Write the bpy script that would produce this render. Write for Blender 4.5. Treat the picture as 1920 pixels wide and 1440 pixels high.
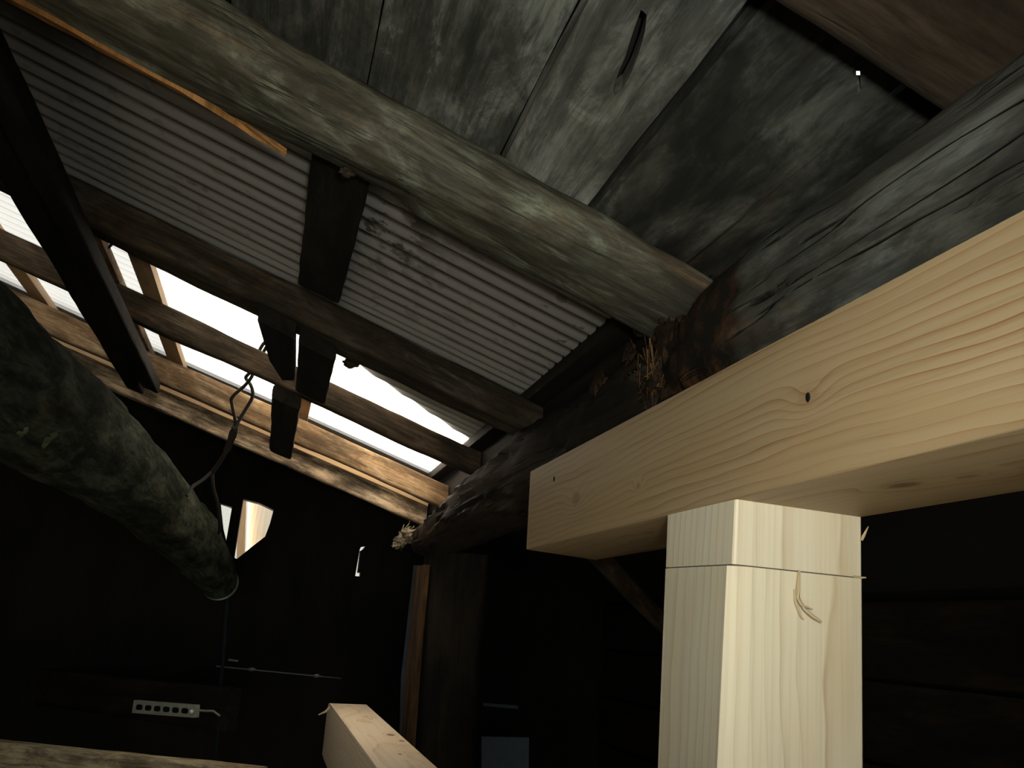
import bpy, bmesh, math, random
from mathutils import Vector, Matrix, noise
random.seed(7)
for o in list(bpy.data.objects): bpy.data.objects.remove(o)
scn = bpy.context.scene
col = scn.collection

# ------------------------------------------------------------------ camera
F = 1600.0                                   # focal length in pixels of the 1920x1440 frame
CAM = Vector((0, 0, 1.75))                   # the camera stands 1.75 m above the floor
_d1 = Vector((-465, 430, F)).normalized()    # world +Y (along the old beam) in camera axes (right, down, forward)
_b = F * F / (465 * .06 + 430)
_u = Vector((.06 * _b, -_b, F)).normalized() # world up in camera axes
_x = _d1.cross(_u)
if _x.x < 0: _x = -_x
ROT = Matrix((_x, _d1, _u))                  # camera axes -> world axes
cam_d = bpy.data.cameras.new('camera'); cam = bpy.data.objects.new('camera', cam_d); col.objects.link(cam)
cam_d.sensor_width = 36; cam_d.lens = 36 * F / 1920; cam_d.clip_start = .01
_r, _dn, _f = (ROT @ Vector(v) for v in ((1, 0, 0), (0, 1, 0), (0, 0, 1)))
m = Matrix((_r, -_dn, -_f)).transposed().to_4x4(); m.translation = CAM
cam.matrix_world = m
scn.camera = cam
scn.view_settings.view_transform = 'Standard'; scn.view_settings.look = 'None'
scn.view_settings.gamma = 1; scn.view_settings.use_curve_mapping = False
scn.view_settings.exposure = 0.0

# ------------------------------------------------------------------ daylight outside and the camera's flash
w = bpy.data.worlds.new('overcast_sky'); scn.world = w; w.use_nodes = True
w.node_tree.nodes['Background'].inputs[0].default_value = (.93, .97, 1, 1)
w.node_tree.nodes['Background'].inputs[1].default_value = 3.9
sl = bpy.data.lights.new('hazy_sun', 'SUN'); sl.energy = 175; sl.angle = math.radians(15); sl.color = (1, .94, .84)
slo = bpy.data.objects.new('hazy_sun', sl); col.objects.link(slo)
slo.rotation_euler = Vector((-.86, .50, 1.15)).to_track_quat('Z', 'Y').to_euler()
fl = bpy.data.lights.new('camera_flash', 'SPOT'); fl.energy = 15.0; fl.color = (.97, 1, .90)
fl.spot_size = math.radians(84); fl.spot_blend = 1.0; fl.shadow_soft_size = .012
flo = bpy.data.objects.new('camera_flash', fl); col.objects.link(flo)
fm = m.copy(); fm.translation = CAM + _r * .045 - _dn * .040
flo.matrix_world = fm

# ------------------------------------------------------------------ pixel -> place
def ray(px): return ROT @ Vector((px[0] - 960, px[1] - 720, F))
def atX(px, x): r = ray(px); return CAM + r * (x / r.x)
def atY(px, y): r = ray(px); return CAM + r * (y / r.y)
def atZ(px, z): r = ray(px); return CAM + r * (z / r.z)          # z relative to the camera
def atD(px, d): return CAM + ray(px) * (d / F)                   # d = depth along the lens axis
S, K = .31, .10                                                  # roof slope, skew of the rafters
def P(a, b, h):                                                  # roof frame: a up the slope from the old beam, b along it, h above the rafter undersides
    return CAM + Vector((.36 - a, b - K * a, .33 + S * a + h))
def abh(px, h):
    r = ray(px); p = r * ((.33 + h + S * .36) / (r.z + S * r.x)); a = .36 - p.x
    return a, p.y + K * a

# ------------------------------------------------------------------ mesh helpers
def place(o, parent=None):
    """put the origin at the middle of the base"""
    me = o.data
    xs = [v.co.x for v in me.vertices]; ys = [v.co.y for v in me.vertices]; zs = [v.co.z for v in me.vertices]
    c = Vector(((min(xs) + max(xs)) / 2, (min(ys) + max(ys)) / 2, min(zs)))
    me.transform(Matrix.Translation(-c))
    o['_w'] = list(c)
    if parent is not None:
        o.parent = parent; o.location = c - Vector(parent['_w'])
    else:
        o.location = c
def mesh(name, vs, fs, mat, gc=None, parent=None, sharp=35, smooth=True):
    me = bpy.data.meshes.new(name); me.from_pydata([tuple(v) for v in vs], [], fs)
    bm = bmesh.new(); bm.from_mesh(me); bmesh.ops.recalc_face_normals(bm, faces=bm.faces[:]); bm.to_mesh(me); bm.free()
    if gc is None: gc = [tuple(Vector(v) - CAM) for v in vs]
    at = me.attributes.new('gc', 'FLOAT_VECTOR', 'POINT')
    for i, g in enumerate(gc): at.data[i].vector = tuple(g)
    if smooth:
        me.polygons.foreach_set('use_smooth', [True] * len(me.polygons)); me.set_sharp_from_angle(angle=math.radians(sharp))
    me.materials.append(mat); me.update()
    o = bpy.data.objects.new(name, me); col.objects.link(o)
    place(o, parent)
    return o
def tag(o, label, cat, group=None, kind=None):
    o['label'] = label; o['category'] = cat
    if group: o['group'] = group
    if kind: o['kind'] = kind
    return o
def empty(name, loc, label, cat, group=None):
    o = bpy.data.objects.new(name, None); col.objects.link(o); o.location = loc; o['_w'] = list(loc); o.empty_display_size = .05
    return tag(o, label, cat, group)
def n3(p, f=1.0, off=0): return noise.noise(Vector(p) * f + Vector((off, off * .7, -off)))
def prof_round(n, e):                         # superellipse outline
    out = []
    for i in range(n):
        t = 2 * math.pi * i / n; c, s = math.cos(t), math.sin(t)
        out.append((math.copysign(abs(c) ** (2 / e), c), math.copysign(abs(s) ** (2 / e), s)))
    return out
def prof_box(bu, bv, k=3, n_edge=1):            # box outline with rounded arrises; bu, bv = radius / half size
    out = []
    for cx, cy, t0 in ((1, 1, 0), (-1, 1, 90), (-1, -1, 180), (1, -1, 270)):
        for j in range(k):
            t = math.radians(t0 + 90 * j / (k - 1))
            out.append((cx * (1 - bu) + bu * math.cos(t), cy * (1 - bv) + bv * math.sin(t)))
    return out
def sweep(name, path, side, up, size, prof, mat, parent=None, amp=0.0, nf=14.0, stretch=.25, seed=0, sharp=35, fn=None, cap=True, gshift=(0, 0, 0)):
    """path: points; side/up: world vectors; size: (half width, half height) per point or one pair; amp: roughness in metres"""
    vs, gs, fs = [], [], []; n = len(prof); s = 0
    for i, p in enumerate(path):
        p = Vector(p)
        if i: s += (p - Vector(path[i - 1])).length
        hw, hh = size[i] if isinstance(size, list) else size
        sd = side[i] if isinstance(side, list) else side; u_ = up[i] if isinstance(up, list) else up
        for (cu, cv) in prof:
            u, v = cu * hw, cv * hh
            k = 0
            if amp:
                k = amp * (n3((s * stretch, u, v), nf, seed) + .5 * n3((s * stretch * 1.6, u, v), nf * 2.6, seed + 3))
            l = math.hypot(u, v) or 1
            u2, v2 = u * (1 + k / l), v * (1 + k / l)
            if fn: u2, v2 = fn(s, u2, v2, cu, cv)
            vs.append(p + sd * u2 + u_ * v2); gs.append((s + gshift[0], u + gshift[1], v + gshift[2]))
    for i in range(len(path) - 1):
        for j in range(n):
            a = i * n + j; b = i * n + (j + 1) % n
            fs.append((a, b, b + n, a + n))
    if cap:
        for base, ring in ((0, path[0]), ((len(path) - 1) * n, path[-1])):
            c = len(vs); vs.append(Vector(ring)); g = gs[base]; gs.append((g[0], gshift[1], gshift[2]))
            for j in range(n): fs.append((base + j, base + (j + 1) % n, c))
    return mesh(name, vs, fs, mat, gs, parent, sharp)
def lin(p, q, n): return [Vector(p).lerp(Vector(q), i / n) for i in range(n + 1)]
def spline(pts, n):
    """Catmull-Rom through tuples of any length"""
    out = []; ext = [pts[0]] + list(pts) + [pts[-1]]
    for i in range(1, len(ext) - 2):
        for j in range(n):
            t = j / n
            out.append(tuple(.5 * ((2 * b) + (c - a) * t + (2 * a - 5 * b + 4 * c - d) * t * t + (-a + 3 * b - 3 * c + d) * t ** 3)
                             for a, b, c, d in zip(ext[i - 1], ext[i], ext[i + 1], ext[i + 2])))
    out.append(tuple(pts[-1])); return out
def tube(name, pts, r, mat, parent=None, n=8):
    pts = [Vector(p) for p in pts]; side, up = [], []
    ref = Vector((.31, .2, .93))
    for i in range(len(pts)):
        t = (pts[min(i + 1, len(pts) - 1)] - pts[max(i - 1, 0)]).normalized()
        s_ = t.cross(ref); s_ = s_.normalized() if s_.length > 1e-4 else Vector((1, 0, 0))
        side.append(s_); up.append(s_.cross(t))
    size = [(r, r)] * len(pts) if not isinstance(r, list) else [(q, q) for q in r]
    return sweep(name, pts, side, up, size, prof_round(n, 2), mat, parent)
def plate(name, outline, holes, fr, t0, t1, mat, parent=None, g=None):
    """flat slab from a 2-D outline with holes; fr(u, v, t) -> world"""
    bm = bmesh.new(); edges = []
    for lp in [outline] + holes:
        vv = [bm.verts.new((p[0], p[1], 0)) for p in lp]
        for i in range(len(vv)): edges.append(bm.edges.new((vv[i], vv[(i + 1) % len(vv)])))
    bmesh.ops.triangle_fill(bm, use_beauty=True, use_dissolve=False, edges=edges)
    ret = bmesh.ops.extrude_face_region(bm, geom=bm.faces[:])
    for e in ret['geom']:
        if isinstance(e, bmesh.types.BMVert): e.co.z = 1
    bm.verts.index_update()
    vs = [fr(v.co.x, v.co.y, t1 if v.co.z > .5 else t0) for v in bm.verts]
    gs = [(v.co.y, v.co.x, v.co.z * (t1 - t0)) for v in bm.verts]
    fs = [[v.index for v in f.verts] for f in bm.faces]; bm.free()
    return mesh(name, vs, fs, mat, gs, parent, smooth=False)

# ------------------------------------------------------------------ procedural materials
class NT:
    def __init__(s, name):
        s.m = bpy.data.materials.new(name); s.m.use_nodes = True; s.t = s.m.node_tree; s.t.nodes.clear()
        s.out = s.t.nodes.new('ShaderNodeOutputMaterial')
    def n(s, ty, **kw):
        x = s.t.nodes.new(ty)
        for k, v in kw.items(): setattr(x, k, v)
        return x
    def put(s, sock, v):
        if isinstance(v, bpy.types.NodeSocket): s.t.links.new(v, sock)
        elif v is not None:
            sock.default_value = (*v, 1) if (hasattr(sock.default_value, '__len__') and len(sock.default_value) == 4 and len(v) == 3) else v
    def math(s, op, a, b=None, c=None, clamp=False):
        x = s.n('ShaderNodeMath', operation=op, use_clamp=clamp); s.put(x.inputs[0], a)
        if b is not None: s.put(x.inputs[1], b)
        if c is not None: s.put(x.inputs[2], c)
        return x.outputs[0]
    def gc(s):
        x = s.n('ShaderNodeAttribute', attribute_name='gc'); return x.outputs['Vector']
    def sep(s, v):
        x = s.n('ShaderNodeSeparateXYZ'); s.put(x.inputs[0], v); return x.outputs
    def scale(s, v, k, off=(0, 0, 0)):
        x = s.n('ShaderNodeMapping'); s.put(x.inputs[0], v); x.inputs['Scale'].default_value = k; x.inputs['Location'].default_value = off; return x.outputs[0]
    def noise(s, v, sc=1, det=5, rough=.55, dist=0):
        x = s.n('ShaderNodeTexNoise'); s.put(x.inputs['Vector'], v); x.inputs['Scale'].default_value = sc
        x.inputs['Detail'].default_value = det; x.inputs['Roughness'].default_value = rough; x.inputs['Distortion'].default_value = dist
        return x.outputs[0]
    def vor(s, v, sc=1, feat='F1'):
        x = s.n('ShaderNodeTexVoronoi', feature=feat); s.put(x.inputs['Vector'], v); x.inputs['Scale'].default_value = sc; return x.outputs['Distance']
    def ramp(s, f, stops):
        x = s.n('ShaderNodeValToRGB'); s.put(x.inputs[0], f); e = x.color_ramp.elements
        while len(e) < len(stops): e.new(.5)
        for i, (p, c) in enumerate(stops):
            e[i].position = p; e[i].color = (*c, 1) if hasattr(c, '__len__') else (c, c, c, 1)
        return x.outputs[0]
    def step(s, f, a, b):                       # smooth 0..1 between a and b
        x = s.n('ShaderNodeMapRange', interpolation_type='SMOOTHSTEP'); s.put(x.inputs[0], f); x.inputs[1].default_value = a; x.inputs[2].default_value = b; return x.outputs[0]
    def mix(s, f, a, b, mode='MIX'):
        x = s.n('ShaderNodeMix', data_type='RGBA', blend_type=mode); s.put(x.inputs[0], f); s.put(x.inputs[6], a); s.put(x.inputs[7], b); return x.outputs[2]
    def bump(s, h, st=.3, d=.002):
        x = s.n('ShaderNodeBump'); s.put(x.inputs['Height'], h); x.inputs['Strength'].default_value = st; x.inputs['Distance'].default_value = d; return x.outputs[0]
    def bsdf(s, colr, rough=.7, spec=.3, normal=None, metal=0):
        x = s.n('ShaderNodeBsdfPrincipled'); s.put(x.inputs['Base Color'], colr); s.put(x.inputs['Roughness'], rough)
        x.inputs['Specular IOR Level'].default_value = spec; x.inputs['Metallic'].default_value = metal
        if normal is not None: s.put(x.inputs['Normal'], normal)
        return x.outputs[0]
    def done(s, sh): s.t.links.new(sh, s.out.inputs[0]); return s.m

def fresh(name, centre, pale, late, pitch=.007, knots=(), rough=.55, spec=.25, warp=.010):
    """planed softwood: growth rings about a pith line at (u, v) = centre; knots = (s, u, v, radius, darkness)"""
    t = NT(name); g = t.gc(); s, u, v = t.sep(g)
    wv = t.noise(t.scale(g, (1.6, 5, 5)), 1.6, 3, .5)
    du = t.math('SUBTRACT', u, centre[0]); dv = t.math('SUBTRACT', v, centre[1])
    r = t.math('SQRT', t.math('ADD', t.math('MULTIPLY', du, du), t.math('MULTIPLY', dv, dv)))
    r = t.math('ADD', r, t.math('MULTIPLY', t.math('SUBTRACT', wv, .5), warp * 4))
    r = t.math('ADD', r, t.math('MULTIPLY', s, .012))
    kd = None
    for (ks, ku, kv, kr, kk) in knots:
        e = t.math('POWER', t.math('DIVIDE', t.math('SUBTRACT', s, ks), kr * 3.2), 2.0)
        for q, w_ in ((u, ku), (v, kv)):
            e = t.math('ADD', e, t.math('POWER', t.math('DIVIDE', t.math('SUBTRACT', q, w_), kr * 1.7), 2.0))
        ga = t.math('EXPONENT', t.math('MULTIPLY', e, -1.0))
        r = t.math('ADD', r, t.math('MULTIPLY', ga, .012))
        core = t.math('MULTIPLY', t.step(e, .30, .05), kk)
        kd = core if kd is None else t.math('MAXIMUM', kd, core)
    fr = t.math('FRACT', t.math('DIVIDE', r, pitch))
    ring = t.ramp(fr, [(0, .0), (.55, .12), (.86, .55), (.95, 1.0), (1, .0)])
    varr = t.noise(t.scale(g, (2, 22, 22)), 2.0, 3)
    c = t.mix(t.math('MULTIPLY', ring, t.step(varr, .16, .72)), pale, late)
    streak = t.noise(t.scale(g, (3, 260, 260)), 1.0, 3)
    c = t.mix(t.math('MULTIPLY', t.step(streak, .45, .75), .22), c, tuple(q * .62 for q in late))
    blot = t.noise(t.scale(g, (5, 14, 14)), 1.3, 4)
    c = t.mix(t.math('MULTIPLY', t.step(blot, .42, .72), .35), c, tuple(q * f_ for q, f_ in zip(pale, (.98, .87, .70))))
    if kd is not None: c = t.mix(kd, c, (.13, .06, .025))
    hb = t.math('ADD', t.math('MULTIPLY', streak, .6), t.math('MULTIPLY', ring, -.35))
    return t.done(t.bsdf(c, rough, spec, t.bump(hb, .25, .0006)))

def weathered(name, dark, mid, light, warm, warm_amt=.35, light_amt=.5, fs=(4, 40, 40), bs=9, seed=0, bump=.6, rough=.85, crack=.5, spec=.18, mott=.5, rot=None, rotcol=(.16, .075, .025)):
    """old timber: stretched grain, blotches, pale bloom, warm worn patches, cracks along the grain"""
    t = NT(name); g = t.scale(t.gc(), (1, 1, 1), (seed * 1.37, seed * .71, seed * .43))
    gr = t.noise(t.scale(g, fs), 1.0, 6, .65, .3)
    fine = t.noise(t.scale(g, (fs[0] * 3, fs[1] * 6, fs[2] * 6)), 1.0, 4, .7)
    bl = t.noise(t.scale(g, (.5, 1, 1)), bs, 5, .6, .6)
    bl2 = t.noise(t.scale(g, (.55, 1.0, 1.0), (3.3, 1.1, 7.7)), bs * 1.7, 6, .65, .8)
    bl3 = t.noise(t.scale(g, (.35, 1.2, 1.2), (9.1, 4.4, 2.2)), bs * 1.2, 5, .62, .5)
    c = t.mix(t.step(bl, .38, .62), dark, mid)
    c = t.mix(t.math('MULTIPLY', t.step(bl2, .46, .68), light_amt), c, light)
    c = t.mix(t.math('MULTIPLY', t.step(bl3, .52, .70), warm_amt), c, warm)
    c = t.mix(t.math('MULTIPLY', t.step(gr, .30, .58), 1.0), tuple(q * .55 for q in dark), c)
    c = t.mix(t.step(fine, .25, .60), t.mix(.55, c, (.004, .004, .003)), c)
    mo = t.noise(t.scale(g, (.30, 1, 1), (2.7, 8.8, 5.1)), bs * 2.6, 6, .75, .35)
    c = t.mix(t.math('MULTIPLY', t.step(mo, .56, .40), .62), c, tuple(q * .22 for q in dark))
    c = t.mix(t.math('MULTIPLY', t.step(mo, .56, .72), mott), c, light)
    cr = t.noise(t.scale(g, (fs[0] * .7, fs[1] * 1.5, fs[2] * 1.5), (5, 2, 8)), 1.0, 3, .5, .2)
    line = t.math('SUBTRACT', 1.0, t.step(t.math('ABSOLUTE', t.math('SUBTRACT', cr, .5)), .0, .018))
    line = t.math('MULTIPLY', line, t.math('MULTIPLY', t.step(bl2, .45, .6), crack))
    c = t.mix(line, c, (.006, .005, .004))
    if rot:                                     # rotted stretch between rot[0] and rot[1] along the length
        s = t.sep(t.gc())[0]
        e = t.math('ADD', s, t.math('MULTIPLY', t.math('SUBTRACT', t.noise(t.gc(), 18, 4), .5), .30))
        mk = t.math('MULTIPLY', t.step(e, rot[0], rot[0] + .07), t.math('SUBTRACT', 1.0, t.step(e, rot[1], rot[1] + .1)))
        rc = t.ramp(t.noise(t.gc(), 38, 6, .7), [(.46, (.008, .006, .004)), (.60, (rotcol[0] * .35, rotcol[1] * .32, rotcol[2] * .3)), (.75, rotcol)])
        c = t.mix(mk, c, rc)
        c = t.mix(t.step(e, rot[1] + .02, rot[1] + .12), c, t.ramp(gr, [(.4, (.010, .008, .006)), (.62, (.035, .024, .014)), (.8, (.10, .052, .02))]))
    hb = t.math('ADD', t.math('MULTIPLY', gr, 1.0), t.math('ADD', t.math('MULTIPLY', fine, .35), t.math('MULTIPLY', line, -1.2)))
    return t.done(t.bsdf(c, rough, spec, t.bump(hb, bump, .004)))

def plain(name, c, rough=.6, spec=.3, metal=0, var=.25):
    t = NT(name); g = t.gc(); n_ = t.noise(g, 45, 4)
    cc = t.mix(t.math('MULTIPLY', t.step(n_, .4, .7), var), c, tuple(q * .45 for q in c))
    return t.done(t.bsdf(cc, rough, spec, None, metal))

def pvc(name, seed, tint, dirt=1.0):
    """translucent corrugated plastic with dirt; gc = (a, b, wave -1..1)"""
    t = NT(name); g = t.gc(); a, b, ph = t.sep(g)
    p2 = t.n('ShaderNodeCombineXYZ'); t.put(p2.inputs[0], a); t.put(p2.inputs[1], b); p2.inputs[2].default_value = seed
    v = p2.outputs[0]
    str_ = t.noise(t.scale(v, (5, 60, 1)), 1.0, 5, .6)
    spots = t.step(t.noise(t.scale(v, (30, 64, 1)), 1.0, 3, .5), .60, .67)
    big = t.step(t.noise(v, 4.0, 4), .50, .66)
    groove = t.math('MULTIPLY', t.step(ph, .0, .9), t.step(str_, .20, .50))
    c = t.mix(t.math('MULTIPLY', groove, .9), tint, (.10, .07, .05))
    c = t.mix(t.math('MULTIPLY', spots, t.math('ADD', .25 * dirt, t.math('MULTIPLY', big, .6 * dirt))), c, (.035, .028, .022))
    c = t.mix(t.math('MULTIPLY', t.step(str_, .55, .8), .35), c, tuple(q * .5 for q in tint))
    if dirt:                                    # patch of black mould beside the purlin
        e = t.math('ADD', t.math('POWER', t.math('DIVIDE', t.math('SUBTRACT', a, .262), .075), 2.0), t.math('POWER', t.math('DIVIDE', t.math('SUBTRACT', b, 1.14), .14), 2.0))
        mk = t.math('MULTIPLY', t.math('EXPONENT', t.math('MULTIPLY', e, -1.0)), t.step(t.noise(t.scale(v, (30, 60, 1), (4, 2, 0)), 1.0, 4, .6), .46, .58))
        c = t.mix(t.math('MULTIPLY', mk, .92), c, (.022, .02, .016))
    d = t.n('ShaderNodeBsdfDiffuse'); t.put(d.inputs[0], c)
    tr = t.n('ShaderNodeBsdfTranslucent'); t.put(tr.inputs[0], t.mix(1.0, c, (1, .97, .93), 'MULTIPLY'))
    mx = t.n('ShaderNodeMixShader'); mx.inputs[0].default_value = .64
    t.t.links.new(d.outputs[0], mx.inputs[1]); t.t.links.new(tr.outputs[0], mx.inputs[2])
    gl = t.n('ShaderNodeBsdfGlossy'); gl.inputs['Roughness'].default_value = .35; gl.inputs[0].default_value = (1, 1, 1, 1)
    m2 = t.n('ShaderNodeMixShader'); m2.inputs[0].default_value = .03
    t.t.links.new(mx.outputs[0], m2.inputs[1]); t.t.links.new(gl.outputs[0], m2.inputs[2])
    return t.done(m2.outputs[0])

GREY = dict(dark=(.055, .052, .043), mid=(.115, .115, .098), light=(.24, .25, .22), warm=(.19, .105, .05))
M = {}
M['beam_new'] = fresh('planed_cedar_beam', (.020, -.20), (.325, .240, .138), (.20, .088, .028), .0068,
                      [(.696, -.06, .002, .008, .20), (1.119, -.06, -.008, .009, .5), (.954, -.06, -.017, .0035, .5), (.68, -.007, -.05, .009, .85), (.64, .002, -.05, .006, .5), (1.02, -.02, -.05, .007, .5)])
M['post_new'] = fresh('planed_cedar_post', (.015, .03), (.63, .56, .42), (.44, .34, .22), .0075, [(.17, .01, -.06, .008, .6)], rough=.30, spec=.6, warp=.006)
M['head_new'] = fresh('planed_cedar_head', (.01, .11), (.62, .55, .42), (.43, .33, .215), .009, (), warp=.008)
M['rail_new'] = fresh('planed_pine_rail', (.03, -.22), (.88, .74, .55), (.68, .47, .27), .010, [(.785, .030, .075, .013, .85), (.692, .040, .075, .008, .85), (.51, .009, .075, .005, .8), (1.33, -.03, .075, .008, .4)])
M['batten_new'] = fresh('pale_batten', (.0, -.05), (.55, .38, .22), (.40, .23, .10), .008, ())
M['log_r1'] = weathered('grey_green_log', (0.0688, 0.0599, 0.0414), (0.138, 0.133, 0.0992), (0.288, 0.311, 0.242), (0.23, 0.115, 0.0518), .45, .65, (3, 34, 34), 9, 1, crack=.8)
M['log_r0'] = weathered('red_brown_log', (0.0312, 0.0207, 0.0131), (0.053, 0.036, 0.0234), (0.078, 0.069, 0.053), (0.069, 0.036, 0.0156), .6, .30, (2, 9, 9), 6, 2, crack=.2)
M['old_beam'] = weathered('rotting_grey_beam', (0.0539, 0.0507, 0.0404), (0.095, 0.0965, 0.0835), (0.158, 0.165, 0.149), (0.14, 0.0792, 0.038), .30, .65, (3, 26, 26), 7, 3, bump=.9, crack=1.0, rot=(1.77, 1.99))
M['dark_wood'] = weathered('dark_brown_rafter', (0.0281, 0.0206, 0.0131), (0.0656, 0.0469, 0.03), (0.112, 0.104, 0.0795), (0.131, 0.0703, 0.0281), .35, .30, (3, 40, 40), 9, 4, crack=.5)
M['brown_wood'] = weathered('worn_brown_rafter', (0.23, 0.142, 0.0734), (0.482, 0.311, 0.165), (0.78, 0.597, 0.39), (0.597, 0.321, 0.126), .4, .45, (4, 40, 40), 7, 5, crack=.4)
M['mid_wood'] = weathered('smoky_brown_rafter', (0.045, 0.03, 0.0165), (0.0938, 0.0638, 0.0375), (0.143, 0.112, 0.075), (0.15, 0.0825, 0.0338), .35, .30, (3, 40, 40), 9, 20, crack=.5)
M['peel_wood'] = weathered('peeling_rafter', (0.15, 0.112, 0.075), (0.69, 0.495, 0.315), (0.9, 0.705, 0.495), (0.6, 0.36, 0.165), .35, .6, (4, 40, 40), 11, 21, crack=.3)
M['rail_old'] = weathered('grey_tan_rail', (.22, .17, .10), (.42, .36, .23), (.55, .50, .36), (.34, .22, .10), .3, .5, (4, 40, 40), 12, 22, crack=.3)
M['post_out'] = fresh('bright_outside_timber', (.01, .11), (.86, .80, .66), (.70, .56, .38), .012, ())
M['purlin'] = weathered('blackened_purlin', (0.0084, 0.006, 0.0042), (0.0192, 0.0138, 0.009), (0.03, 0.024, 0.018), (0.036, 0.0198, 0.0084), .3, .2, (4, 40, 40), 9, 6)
M['plank_a'] = weathered('grey_plank', (0.0648, 0.0662, 0.0576), (0.151, 0.156, 0.139), (0.288, 0.302, 0.274), (0.173, 0.115, 0.072), .30, .55, (3, 30, 60), 8, 7, bump=.35, crack=.2)
M['plank_b'] = weathered('pale_plank', (0.139, 0.139, 0.121), (0.242, 0.248, 0.225), (0.415, 0.427, 0.392), (0.196, 0.149, 0.104), .25, .6, (3, 30, 60), 8, 8, bump=.35, crack=.4)
M['plank_c'] = weathered('dark_plank', (0.0328, 0.0328, 0.0278), (0.0757, 0.0757, 0.0632), (0.202, 0.215, 0.19), (0.127, 0.0757, 0.0442), .35, .40, (3, 12, 60), 7, 9, bump=.3, crack=.1)
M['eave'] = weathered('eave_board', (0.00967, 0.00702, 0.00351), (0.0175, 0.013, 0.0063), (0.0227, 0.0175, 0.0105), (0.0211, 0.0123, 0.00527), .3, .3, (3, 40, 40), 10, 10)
M['split'] = weathered('split_orange_wood', (0.286, 0.13, 0.039), (0.468, 0.221, 0.0715), (0.52, 0.312, 0.13), (0.429, 0.182, 0.052), .4, .3, (5, 70, 70), 14, 11, bump=.4, crack=.2)
M['side'] = weathered('orange_brown_lit_side', (0.048, 0.024, 0.0088), (0.096, 0.0504, 0.0176), (0.12, 0.072, 0.0288), (0.1, 0.048, 0.016), .4, .3, (3, 40, 40), 10, 24)  # daylight on the old post's side, put into the colour
M['rot'] = weathered('crumbling_rot', (0.0144, 0.00768, 0.00384), (0.0504, 0.025, 0.0096), (0.115, 0.072, 0.0298), (0.0816, 0.036, 0.0106), .6, .45, (14, 30, 30), 26, 12, bump=1.0, crack=.2)
M['bent_log'] = weathered('black_green_log', (0.0296, 0.0342, 0.0251), (0.0684, 0.0822, 0.0593), (0.137, 0.16, 0.119), (0.114, 0.0732, 0.0365), .3, .30, (5, 16, 16), 10, 13, bump=.9, crack=.2, rough=1.0, spec=.03)
M['bark'] = weathered('pale_bark_flake', (.10, .12, .06), (.17, .20, .11), (.26, .29, .18), (.15, .12, .05), .2, .5, (10, 20, 20), 30, 14)
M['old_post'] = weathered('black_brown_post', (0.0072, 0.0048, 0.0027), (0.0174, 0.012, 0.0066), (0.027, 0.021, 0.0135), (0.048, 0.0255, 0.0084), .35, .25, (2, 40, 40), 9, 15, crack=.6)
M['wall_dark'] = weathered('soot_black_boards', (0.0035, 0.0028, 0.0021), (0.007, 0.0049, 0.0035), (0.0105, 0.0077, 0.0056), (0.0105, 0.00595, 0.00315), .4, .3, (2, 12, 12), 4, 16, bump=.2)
M['wall_brown'] = weathered('dark_brown_boards', (0.0116, 0.00726, 0.00429), (0.0215, 0.0132, 0.00726), (0.0281, 0.0198, 0.0132), (0.0264, 0.0149, 0.0066), .4, .3, (2, 20, 20), 5, 17, bump=.25)
M['roofing'] = plain('black_roofing_felt', (.020, .020, .019), .9, .1)
M['earth'] = plain('packed_earth', (.24, .20, .155), .95, .1)
M['ground_out'] = plain('pale_gravel', (.10, .095, .07), .95, .1)
M['wire'] = plain('rusty_black_wire', (.022, .018, .015), .55, .3)
M['cord'] = plain('blue_grey_cord', (.010, .014, .018), .8, .1)
M['galv'] = plain('galvanised_pipe', (.13, .135, .135), .35, .5, .8)
M['strip'] = plain('ivory_plastic', (.30, .32, .26), .5, .4)
M['socket'] = plain('black_recess', (.006, .006, .006), .8, .1)
M['lamp'] = plain('clear_lamp_dome', (.85, .88, .9), .15, .6, 0, 0)
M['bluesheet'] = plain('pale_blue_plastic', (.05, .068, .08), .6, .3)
M['concrete'] = plain('outside_grey_render', (.24, .25, .24), .9, .1, 0, .1)
M['fibre'] = plain('pale_wood_fibre', (.42, .33, .20), .8, .1)
M['pith'] = plain('pale_frayed_pith', (.22, .18, .12), .9, .1, 0, .8)
M['frass'] = plain('brown_frass', (.16, .09, .04), .9, .1, 0, .5)
M['kerf'] = plain('saw_kerf', (.10, .085, .06), .9, .1)
M['rim'] = plain('worn_metal_ring', (.16, .20, .18), .4, .5, .5)
M['pvc'] = [pvc('grey_pvc', 1.0, (.45, .425, .41)), pvc('grey_pvc_b', 5.0, (.6, .56, .57)), pvc('clear_pvc', 9.0, (.56, .545, .51), 0.0), pvc('clear_pvc_b', 13.0, (.56, .545, .51), 0.0)]
Z = Vector((0, 0, 1)); Yv = Vector((0, 1, 0)); Xv = Vector((1, 0, 0)); Av = Vector((-1, -K, S))

# ------------------------------------------------------------------ the shell of the shed
FZ = 0.0
def struct(o): o['kind'] = 'structure'; return o
struct(mesh('floor', [(-2.4, -1.8, -.1), (1.5, -1.8, -.1), (1.5, 3.8, -.1), (-2.4, 3.8, -.1), (-2.4, -1.8, 0), (1.5, -1.8, 0), (1.5, 3.8, 0), (-2.4, 3.8, 0)],
            [(0, 1, 2, 3), (4, 5, 6, 7), (0, 1, 5, 4), (1, 2, 6, 5), (2, 3, 7, 6), (3, 0, 4, 7)], M['earth']))
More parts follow.
